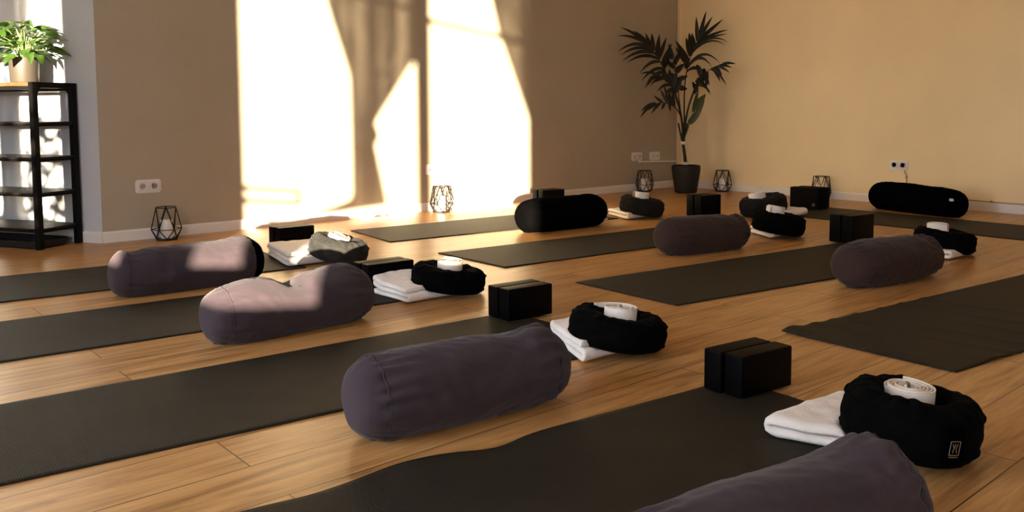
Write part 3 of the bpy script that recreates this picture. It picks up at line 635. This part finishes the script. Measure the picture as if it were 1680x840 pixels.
lantern(7.00, 1.665, 'black wire lantern half hidden behind the brown logo block', 'white candle inside the lantern behind the brown logo block', rot=.1)

# ------------------------------------------------------------------ sockets, cables
def rounded_plate(w, h, t, r=.008):
    b = bmesh.new(); box(b, (0, 0, t / 2), (w, h, t)); es = [e for e in b.edges if abs(e.verts[0].co.z - e.verts[1].co.z) > t * .5]
    bmesh.ops.bevel(b, geom=es, offset=r, segments=4, affect='EDGES'); es = [e for e in b.edges if all(v.co.z > t * .9 for v in e.verts)]
    bmesh.ops.bevel(b, geom=es, offset=.003, segments=2, affect='EDGES'); return b
def insert_data(s=.0525, r=.0195, depth=.0085, z0=.0145, n=48):
    V = []; F = []; o = .5 * s
    def sq(a): c, q = math.cos(a), math.sin(a); k = o / max(abs(c), abs(q)); return c * k, q * k
    rows = [[(*sq(2 * PI * j / n), z0 - .003) for j in range(n)], [(sq(2 * PI * j / n)[0] * .96, sq(2 * PI * j / n)[1] * .96, z0 + .0015) for j in range(n)]]
    for rr, zz in ((r + .002, z0 + .0015), (r, z0), (r, z0 - depth + .002), (r * .97, z0 - depth)): rows.append([(rr * math.cos(2 * PI * j / n), rr * math.sin(2 * PI * j / n), zz) for j in range(n)])
    for q in rows: V += [Vector(p) for p in q]
    for i in range(len(rows) - 1):
        for j in range(n): F.append((i * n + j, i * n + (j + 1) % n, (i + 1) * n + (j + 1) % n, (i + 1) * n + j))
    F.append(tuple((len(rows) - 1) * n + j for j in range(n))); return V, F
def socket(mw_, label, kind='power'):
    root = thing('double_socket', label, 'socket', (0, 0, 0), 0, 'wall sockets'); root.matrix_world = mw_
    p = rounded_plate(.156, .084, .008); obj_bm('cover_plate', p, M['socket'], root)
    for sx in (-.0355, .0355):
        if kind == 'power' or sx < 0:
            V, F = insert_data(r=.0195 if kind == 'power' else .014); i_ = obj('socket_insert', [q + Vector((sx, 0, .002)) for q in V], F, M['socket'], root, smooth=False)
            V, F = merge([lathe_data([(.0027, 0), (.0027, .0012), (0, .0012)], 12) for _ in (0, 1)]); h_ = len(V) // 2
            V = [q + Vector((sx + (-.0095 if k < h_ else .0095), 0, .0100)) for k, q in enumerate(V)]; obj('pin_hole', V, F, M['socket_hole'], i_)
        else:
            b = rounded_plate(.0525, .0525, .006, .003); i_ = obj_bm('socket_insert', b, M['socket'], root); i_.location = (sx, 0, .0075)
            for dx in (-.011, .011):
                V, F = lathe_data([(.0055, 0), (.0055, .002), (.0035, .0025), (0, .0025)], 16); obj('jack', [q + Vector((dx, 0, .0055)) for q in V], F, M['socket_hole'], i_)
    return root
def on_left(u, z): return Matrix.Translation((u, 0, z)) @ Matrix(((1, 0, 0), (0, 0, -1), (0, 1, 0))).to_4x4()
def on_right(v, z): return Matrix.Translation((EU, -v, z)) @ Matrix(((0, 0, -1), (-1, 0, 0), (0, 1, 0))).to_4x4()
socket(on_left(1.80, .332), 'cream double wall socket above the leftmost lantern')
socket(on_left(4.005, .330), 'cream double wall socket half in the sun patch')
socket(on_left(6.462, .334), 'cream double socket on the left wall, farther from the corner pipe')
socket(on_left(6.735, .330), 'cream double outlet with two small jacks, closest to the palm', 'data')
socket(on_right(2.295, .328), 'cream double socket on the right wall above the black bolster')
t = thing('power_cable', 'thin cream cable clipped along the right wall from the socket', 'cable')
pts = catmull([(EU - .008, -2.345, .285), (EU - .012, -2.35, .268), (EU - .008, -2.36, .25), (EU - .010, -2.363, .235), (EU - .006, -2.362, .2), (EU - .006, -2.364, .12), (EU - .008, -2.40, .085), (EU - .006, -2.6, .076), (EU - .007, -2.9, .079), (EU - .006, -3.2, .076), (EU - .006, -4.6, .078)], 6)
V, F = tube_data(pts, .0038, 7); obj('cord', V, F, M['cable'], t)
for y, z in ((-2.3625, .232), (-2.3625, .12), (-3.02, .079), (-3.6, .0775)):
    b = bmesh.new(); box(b, (EU - .007, y, z), (.014, .014, .016), bevel=.003); obj_bm('clip', b, M['cable'], t)
t = thing('cable_trunking', 'painted cable trunking running up the room corner and under the twin sockets', 'trunking')
b = bmesh.new(); box(b, (EU - .014, -.016, CEIL / 2 + .04), (.028, .032, CEIL - .08), bevel=.003); obj_bm('vertical_channel', b, M['plaster_end'], t)
b = bmesh.new(); box(b, (6.785, -.009, .272), (.60, .018, .013), Matrix.Rotation(.035, 3, 'Y'), bevel=.003); obj_bm('horizontal_channel', b, M['socket'], t)
b = bmesh.new(); box(b, (6.49, -.010, .283), (.016, .020, .022), bevel=.004); obj_bm('end_clip', b, M['socket'], t)

# ------------------------------------------------------------------ potted palm in the corner
palm = thing('potted_palm', 'tall dark green palm in a dark pot standing in the corner', 'plant', P(6.655, .455, 0))
V, F = lathe_data([(.0, 0), (.098, 0), (.104, .006), (.112, .06), (.124, .14), (.134, .20), (.137, .235), (.134, .258), (.129, .262), (.124, .256), (.124, .225)], 48, False); obj('pot', V, F, M['pot_dark'], palm)
V, F = lathe_data([(.124, .225), (.06, .235), (0, .238)], 40, False); obj('soil', V, F, M['soil'], palm)
PR = Vector((.754, -.657, 0)); PD = Vector((.657, .754, 0))
def pp(x, z, d=0): return PR * x + PD * d + Vector((0, 0, z))       # x to the right of the pot axis as the camera sees it, d = depth
PXM = 169.
def px(x, y, d=0): return pp((x - 1129.5) / PXM, .262 + (273 - y) / PXM, d)
sv_, sf_ = merge([tube_data([pp(.00 + a, .22, b), px(1127 + a * 90, 255, b), px(1124 + a * 90, 237, b), px(1122 + c, 205, b * 2)], [.012, .011, .009, .008], 8) for a, b, c in ((-.008, 0, -6), (.01, .01, 2), (0, -.012, 8), (.002, .016, 4))]); obj('stem', sv_, sf_, M['palm_stem'], palm)
for y, x, r in ((237, 1124.3, .026), (270, 1128, .028)):
    V, F = lathe_data([(r, -.014), (r + .003, -.012), (r + .003, .012), (r, .014)], 24, True, True); c = px(x, y); obj('tie', [p + c for p in V], F, M['tie'], palm)
def leaflet(base, tip, w, droop, nrm, seg=7):
    base = Vector(base); tip = Vector(tip); d = tip - base; L_ = d.length; side = d.cross(nrm).normalized(); V = []; F = []
    if side.length < .1: side = Vector((0, 0, 1))
    up = side.cross(d).normalized()
    for i in range(seg + 1):
        t = i / seg; ww = w * (math.sin(PI * min(1, .12 + .88 * t) ** .75) ** .8 if t < .999 else .02); p = base + d * t + up * .0 + Vector((0, 0, droop * 4 * t * (1 - t)))
        V += [p - side * ww, p + up * ww * .35, p + side * ww]
    for i in range(seg): q = i * 3; F += [(q, q + 1, q + 4, q + 3), (q + 1, q + 2, q + 5, q + 4)]
    return V, F
def frond(path, leaflets, m=None, w=.0165, seed=0):
    rs = random.Random(seed); path = [px(1124.5 + rs.uniform(-2, 2), 237, rs.uniform(-.01, .01))] + list(path); pts = catmull([tuple(p) for p in path], 6); n = len(pts); parts = [tube_data(pts, [.0095 - .0078 * i / (n - 1) for i in range(n)], 6)]
    for (f, tip, ww, dr) in leaflets:
        i = min(n - 1, int((1 - (1 - f) * (len(path) - 2) / (len(path) - 1)) * (n - 1))); parts.append(leaflet(pts[i], tip, ww * w, dr, PD + Vector((rs.uniform(-.35, .35), rs.uniform(-.35, .35), rs.uniform(-.2, .2)))))
    V, F = merge(parts); o = obj('frond', V, F, m or M['palm'], palm); return o
# upper left frond
frond([px(1122, 205), px(1112, 165, -.02), px(1096, 128, -.05), px(1078, 98, -.08), px(1062, 78, -.10)],
      [(.98, px(1017, 54, -.2), .9, .02), (.97, px(1012, 68, -.22), .9, .03), (.92, px(1040, 58, -.1), 1.0, .015), (.88, px(1011, 94, -.28), 1, .06), (.84, px(1018, 98, -.2), 1, .05), (.80, px(1019, 108, -.26), 1.1, .05), (.74, px(1028, 110, -.15), 1, .05),
       (.92, px(1052, 62, -.05), 1.1, .0), (.88, px(1062, 60, 0), 1.2, .0), (.84, px(1073, 60, .03), 1.4, .0), (.78, px(1086, 61, .05), 1.5, .0), (.72, px(1098, 66, .06), 1.5, .0), (.66, px(1107, 76, .08), 1.4, .0), (.60, px(1106, 90, .1), 1.3, 0),
       (.68, px(1048, 126, -.2), 1, .04), (.6, px(1052, 138, -.14), 1, .04), (.56, px(1058, 150, -.2), 1.1, .05), (.5, px(1072, 140, .0), 1.2, 0), (.62, px(1088, 136, -.1), 1.4, 0)], seed=1)
# upper right frond
frond([px(1126, 205), px(1126, 160, .02), px(1130, 122, .04), px(1139, 92, .06), px(1152, 66, .08)],
      [(.98, px(1163, 23, .1), 1.2, 0), (.93, px(1146, 33, .08), 1.2, 0), (.97, px(1174, 32, .12), 1.1, 0), (.93, px(1192, 36, .14), 1.2, .0), (.9, px(1199, 54, .1), .9, .02), (.86, px(1196, 62, .05), .7, .03), (.82, px(1198, 77, .02), .6, .08), (.78, px(1191, 82, -.04), .6, .08),
       (.85, px(1136, 60, .0), 1.2, 0), (.78, px(1131, 60, -.02), 2.0, 0), (.72, px(1125, 68, -.05), 1.7, 0), (.66, px(1109, 72, -.02), 1.6, 0), (.6, px(1112, 82, .05), 1.5, 0), (.62, px(1180, 112, -.1), .8, .10), (.56, px(1166, 118, -.12), 1.0, .10), (.5, px(1155, 132, -.14), 1.1, .06), (.55, px(1122, 100, -.1), 1.6, 0)], seed=2)
# right drooping frond
frond([px(1126, 205, -.02), px(1134, 165, -.06), px(1146, 135, -.10), px(1162, 119, -.14), px(1178, 112, -.18)],
      [(1, px(1199, 112, -.2), .8, .01), (.95, px(1195, 118, -.16), .7, .01), (.9, px(1190, 126, -.2), .8, .01), (.86, px(1180, 130, -.15), 1, .01), (.82, px(1175, 140, -.2), 1, .015), (.76, px(1183, 146, -.25), .8, .03), (.7, px(1157, 150, -.1), 1.1, 0), (.66, px(1150, 120, -.05), 1.2, .02),
       (.6, px(1158, 146, -.2), 1.2, .02), (.56, px(1140, 112, -.12), 1.5, .02), (.5, px(1160, 160, -.16), .8, .02), (.66, px(1143, 145, -.2), 1.4, .0), (.5, px(1135, 140, -.2), 1.6, 0)], seed=3)
# middle left drooping frond
frond([px(1122, 205, -.03), px(1113, 170, -.08), px(1100, 145, -.14), px(1082, 132, -.2)],
      [(1, px(1046, 128, -.3), .8, .03), (.96, px(1056, 142, -.3), 1, .05), (.9, px(1052, 152, -.26), .8, .06), (.84, px(1064, 148, -.2), .9, .05), (.8, px(1084, 120, -.1), 1.3, 0), (.74, px(1098, 118, -.1), 1.5, 0), (.7, px(1075, 155, -.2), 1, .03), (.64, px(1110, 120, -.1), 1.6, 0), (.6, px(1088, 158, -.2), 1, .02), (.55, px(1118, 128, -.12), 1.6, 0), (.5, px(1098, 150, -.05), 1.4, 0)], seed=4)
# lower left frond
frond([px(1124, 210), px(1117, 190, -.04), px(1106, 178, -.08), px(1090, 172, -.12), px(1072, 174, -.16)],
      [(1, px(1048, 196, -.24), 1, .02), (.95, px(1050, 186, -.2), 1, .02), (.92, px(1062, 184, -.2), 1, .01), (.86, px(1067, 190, -.18), .9, .01), (.8, px(1073, 160, -.1), .9, 0), (.76, px(1084, 184, -.16), .9, .0), (.7, px(1083, 150, -.1), .9, 0), (.64, px(1090, 142, -.06), .9, 0), (.66, px(1098, 186, -.15), .9, 0), (.56, px(1098, 150, -.04), 1, 0), (.5, px(1106, 150, -.02), 1.1, 0)], seed=5)
# centre fronds
frond([px(1124, 210, .02), px(1120, 170, .08), px(1118, 135, .14), px(1112, 100, .2)], [(1, px(1106, 74, .22), 1.4, 0), (.9, px(1128, 84, .2), 1.5, 0), (.85, px(1098, 98, .2), 1.4, 0), (.8, px(1128, 108, .1), 1.7, 0), (.72, px(1104, 122, .1), 1.6, 0), (.7, px(1136, 128, .15), 1.5, 0), (.62, px(1106, 145, .05), 1.5, 0), (.6, px(1132, 150, .05), 1.6, 0)], seed=6)
frond([px(1127, 210, 0), px(1132, 180, -.02), px(1140, 158, -.02), px(1150, 140, -.02)], [(1, px(1164, 140, -.05), .8, .03), (.9, px(1166, 158, -.06), .9, .03), (.8, px(1136, 138, -.05), 1.3, 0), (.7, px(1150, 128, -.05), 1.3, 0)], seed=7)
fr_ = frond([px(1130, 216, -.02), px(1134, 200, -.04), px(1140, 182, -.05)], [(1, px(1157, 158, -.08), 2.3, .0), (.9, px(1146, 148, -.06), 1.3, 0), (.4, px(1156, 168, -.06), 1.9, -.02)], m=M['palm_light'], seed=8); fr_['label'] = 'lighter green young leaf'

# ------------------------------------------------------------------ shelf unit by the white wall
FR = P(1.166, .046)                            # front right leg foot; dl runs along the wall, dd towards it
SH, SD, SW, LEG = .972, .312, .90, .034
su = thing('shelf_unit', 'black metal shelf unit with an orange wooden top by the white wall', 'shelf', FR, math.radians(30))
# local axes: +x = dd (depth), +y = dl (along)
def lb(bm, x0, x1, y0, y1, z0, z1, bevel=.002): box(bm, ((x0 + x1) / 2, (y0 + y1) / 2, (z0 + z1) / 2), (x1 - x0, y1 - y0, z1 - z0), bevel=bevel)
for (x, y) in ((0, 0), (SD - LEG, 0), (0, SW), (SD - LEG, SW)): b = bmesh.new(); lb(b, x, x + LEG, y, y + LEG, 0, SH); obj_bm('leg', b, M['shelf_metal'], su)
for y in (0, SW):
    b = bmesh.new(); lb(b, LEG, SD - LEG, y, y + LEG, SH - .034, SH); 
    for sx, x in ((1, LEG), (-1, SD - LEG)):     # curved corner gussets
        for i in range(5): a = i / 5; q = .026 * (1 - a); lb(b, min(x, x + sx * q), max(x, x + sx * q), y + .004, y + LEG - .004, SH - .034 - .006 * (i + 1), SH - .034 - .006 * i, bevel=0)
    obj_bm('top_rail', b, M['shelf_metal'], su)
    for z in (.738, .533, .327, .118): b = bmesh.new(); lb(b, LEG, SD - LEG, y + .008, y + LEG - .008, z - .022, z - .006); obj_bm('side_rail', b, M['shelf_metal'], su)
b = bmesh.new(); lb(b, .0, SD, LEG + .001, SW - .001, SH - .022, SH - .001); o = obj_bm('top_board', b, M['wood_top'], su); o['label'] = 'orange brown wooden top board'
for x in (.002, SD - .022): b = bmesh.new(); lb(b, x, x + .02, LEG, SW, SH - .045, SH - .024); obj_bm('front_rail', b, M['shelf_metal'], su)
for z in (.738, .533, .327, .118):
    b = bmesh.new(); lb(b, .004, SD - .004, LEG + .001 - .03, SW + .02, z - .006, z + .004); obj_bm('shelf_board', b, M['shelf_board'], su)
    b = bmesh.new(); lb(b, .004, .016, LEG, SW, z - .018, z - .0065); obj_bm('front_rail', b, M['shelf_metal'], su)
def on_shelf(a, b, z): return FR + dl * a + dd * b + Vector((0, 0, z))
tr = thing('shoe_tray', 'flat black rubber shoe tray on the floor under the shelf', 'tray', on_shelf(.42, .135, 0), math.radians(30))
def rrect(hx, hy, r, n=8): return [((hx - r) * sx + r * math.cos(a0 + PI / 2 * i / n), (hy - r) * sy + r * math.sin(a0 + PI / 2 * i / n)) for sx, sy, a0 in ((1, 1, 0), (-1, 1, PI / 2), (-1, -1, PI), (1, -1, 1.5 * PI)) for i in range(n + 1)]
rows = [(rrect(.115, .38, .05), .001), (rrect(.125, .39, .055), .012), (rrect(.130, .395, .06), .040), (rrect(.126, .391, .057), .045), (rrect(.121, .386, .053), .040), (rrect(.112, .377, .048), .014), (rrect(.06, .32, .03), .013)]
V = [Vector((x, y, z)) for r, z in rows for x, y in r]; n = len(rows[0][0]); F = [(i * n + j, i * n + (j + 1) % n, (i + 1) * n + (j + 1) % n, (i + 1) * n + j) for i in range(len(rows) - 1) for j in range(n)] + [tuple(range(n))[::-1], tuple((len(rows) - 1) * n + j for j in range(n))]
obj('tray_body', V, F, M['tray'], tr, smooth=False)
b = bmesh.new()
for i in range(16): box(b, (0, -.30 + i * .04, .0155), (.17, .016, .005), bevel=.002)
obj_bm('ribs', b, M['tray'], tr)
# leafy plant on the shelf top
po = on_shelf(.205, .135, SH); pl = thing('potted_plant', 'bright green leafy plant in a champagne metal pot on the shelf', 'plant', po)
V, F = lathe_data([(0, .0), (.072, 0), (.076, .006), (.082, .14), (.084, .150), (.080, .150), (.077, .13)], 40, False); obj('pot', V, F, M['pot_silver'], pl)
V, F = lathe_data([(.078, .128), (0, .132)], 24, False); obj('soil', V, F, M['soil'], pl)
def leaf_data(c, d, n, L_, w, curl):
    d = d.normalized(); s = d.cross(n).normalized(); n = s.cross(d); V = []; F = []; k = 8
    for i in range(k + 1):
        t = i / k; ww = w * math.sin(PI * t ** .72) ** .9 * (1 - .12 * t) + .0006; p = c + d * L_ * t - n * curl * L_ * t * t
        for q in (-1, -.5, 0, .5, 1): V.append(p + s * ww * q + n * (abs(q) * ww * .28 - .0015))
    for i in range(k):
        for j in range(4): q = i * 5 + j; F.append((q, q + 1, q + 6, q + 5))
    return V, F
rs = random.Random(21); PVR = Vector((.754, -.657, 0)); PVD = Vector((.657, .754, 0))
spec = [(-.17, .30, .10, .11), (-.10, .33, .05, .12), (-.04, .30, .0, .10), (.02, .335, -.02, .115), (.12, .28, .0, .12), (.17, .23, .03, .12), (.16, .20, -.03, .10), (.19, .17, .0, .12), (.14, .14, -.05, .11), (-.16, .19, -.05, .13), (-.08, .24, -.10, .12), (-.11, .13, -.09, .09)]
for i in range(78):
    a = rs.uniform(0, 2 * PI); r = rs.uniform(.03, .19); spec.append((r * math.cos(a), rs.uniform(.165, .33) - .5 * max(0, r - .1), r * math.sin(a), rs.uniform(.07, .11)))
for x, z, d, L_ in spec:
    out = PVR * x + PVD * d; c = out * .75 + Vector((0, 0, .02 + z)); b0 = out * .18 + Vector((0, 0, .13))
    hd = (out.normalized() if out.length > .01 else PVR) + Vector((rs.uniform(-.5, .5), rs.uniform(-.5, .5), rs.uniform(-.15, .55) if z > .2 else rs.uniform(-.5, .2)))
    over = max(c.dot(dd), (c + hd.normalized() * L_).dot(dd)) + L_ * .2 - .165
    if over > 0: c = c - dd * over
    n_ = Vector((rs.uniform(-.6, .3), rs.uniform(-1.0, .1), .9)).normalized(); V, F = leaf_data(c, hd, n_, L_, L_ * rs.uniform(.26, .34), rs.uniform(.15, .5)); lf = obj('leaf', V, F, M['leaf'], pl)
    V, F = tube_data(catmull([tuple(b0), tuple((b0 + c) / 2 + Vector((0, 0, .03)) - out * .1), tuple(c)], 4), .0017, 5); obj('stem', V, F, M['leaf_stem'], lf)
# booklets and cards left of the plant
def booklet(a, b, w, h, t, lean, yaw, m, label, cover=None):
    p = on_shelf(a, b, SH + .0005); r = thing('booklet', label, 'booklet', p, math.radians(30) + yaw, 'booklets on the shelf top')
    R_ = Matrix.Rotation(lean, 3, 'X')
    b_ = bmesh.new(); box(b_, R_ @ Vector((0, 0, h / 2 + abs(math.sin(lean)) * t / 2)), (w * .985, t * .7, h * .985), R_); obj_bm('pages', b_, M['paper_white'], r)
    b_ = bmesh.new()
    for s in (1, -1): box(b_, R_ @ Vector((0, s * t * .43, h / 2 + abs(math.sin(lean)) * t / 2)), (w, t * .14, h), R_)
    box(b_, R_ @ Vector((-w / 2, 0, h / 2 + abs(math.sin(lean)) * t / 2)), (.0012, t, h), R_); obj_bm('cover', b_, m, r)
for i, (a, m, lean, h, t, lab_) in enumerate(((.385, 'paper_white', 0, .150, .030, 'thick white booklet at the left edge of the shelf top'), (.345, 'paper_orange', -.06, .148, .008, 'thin orange edged booklet second from the left'), (.322, 'paper_white', -.14, .146, .008, 'thin white booklet leaning beside the orange one'),
                                           (.302, 'paper_blue', -.2, .146, .007, 'thin blue grey booklet leaning by the plant pot'))):
    booklet(a, .12, .105, h, t, -lean, 0, M[m], lab_)
booklet(.40, .215, .012, .27, .20, 0, 0, M['paper_blue'], 'tall blue grey picture card standing behind the booklets')

# ------------------------------------------------------------------ colour management
SC.view_settings.view_transform = 'Standard'; SC.view_settings.look = 'None'; SC.view_settings.gamma = 1; SC.view_settings.use_curve_mapping = False
SC.view_settings.exposure = 1.0
SC.cycles.use_denoising = True
SC.cycles.max_bounces = 12; SC.cycles.diffuse_bounces = 8; SC.cycles.sample_clamp_indirect = 10
SC.cycles.caustics_reflective = False; SC.cycles.caustics_refractive = False
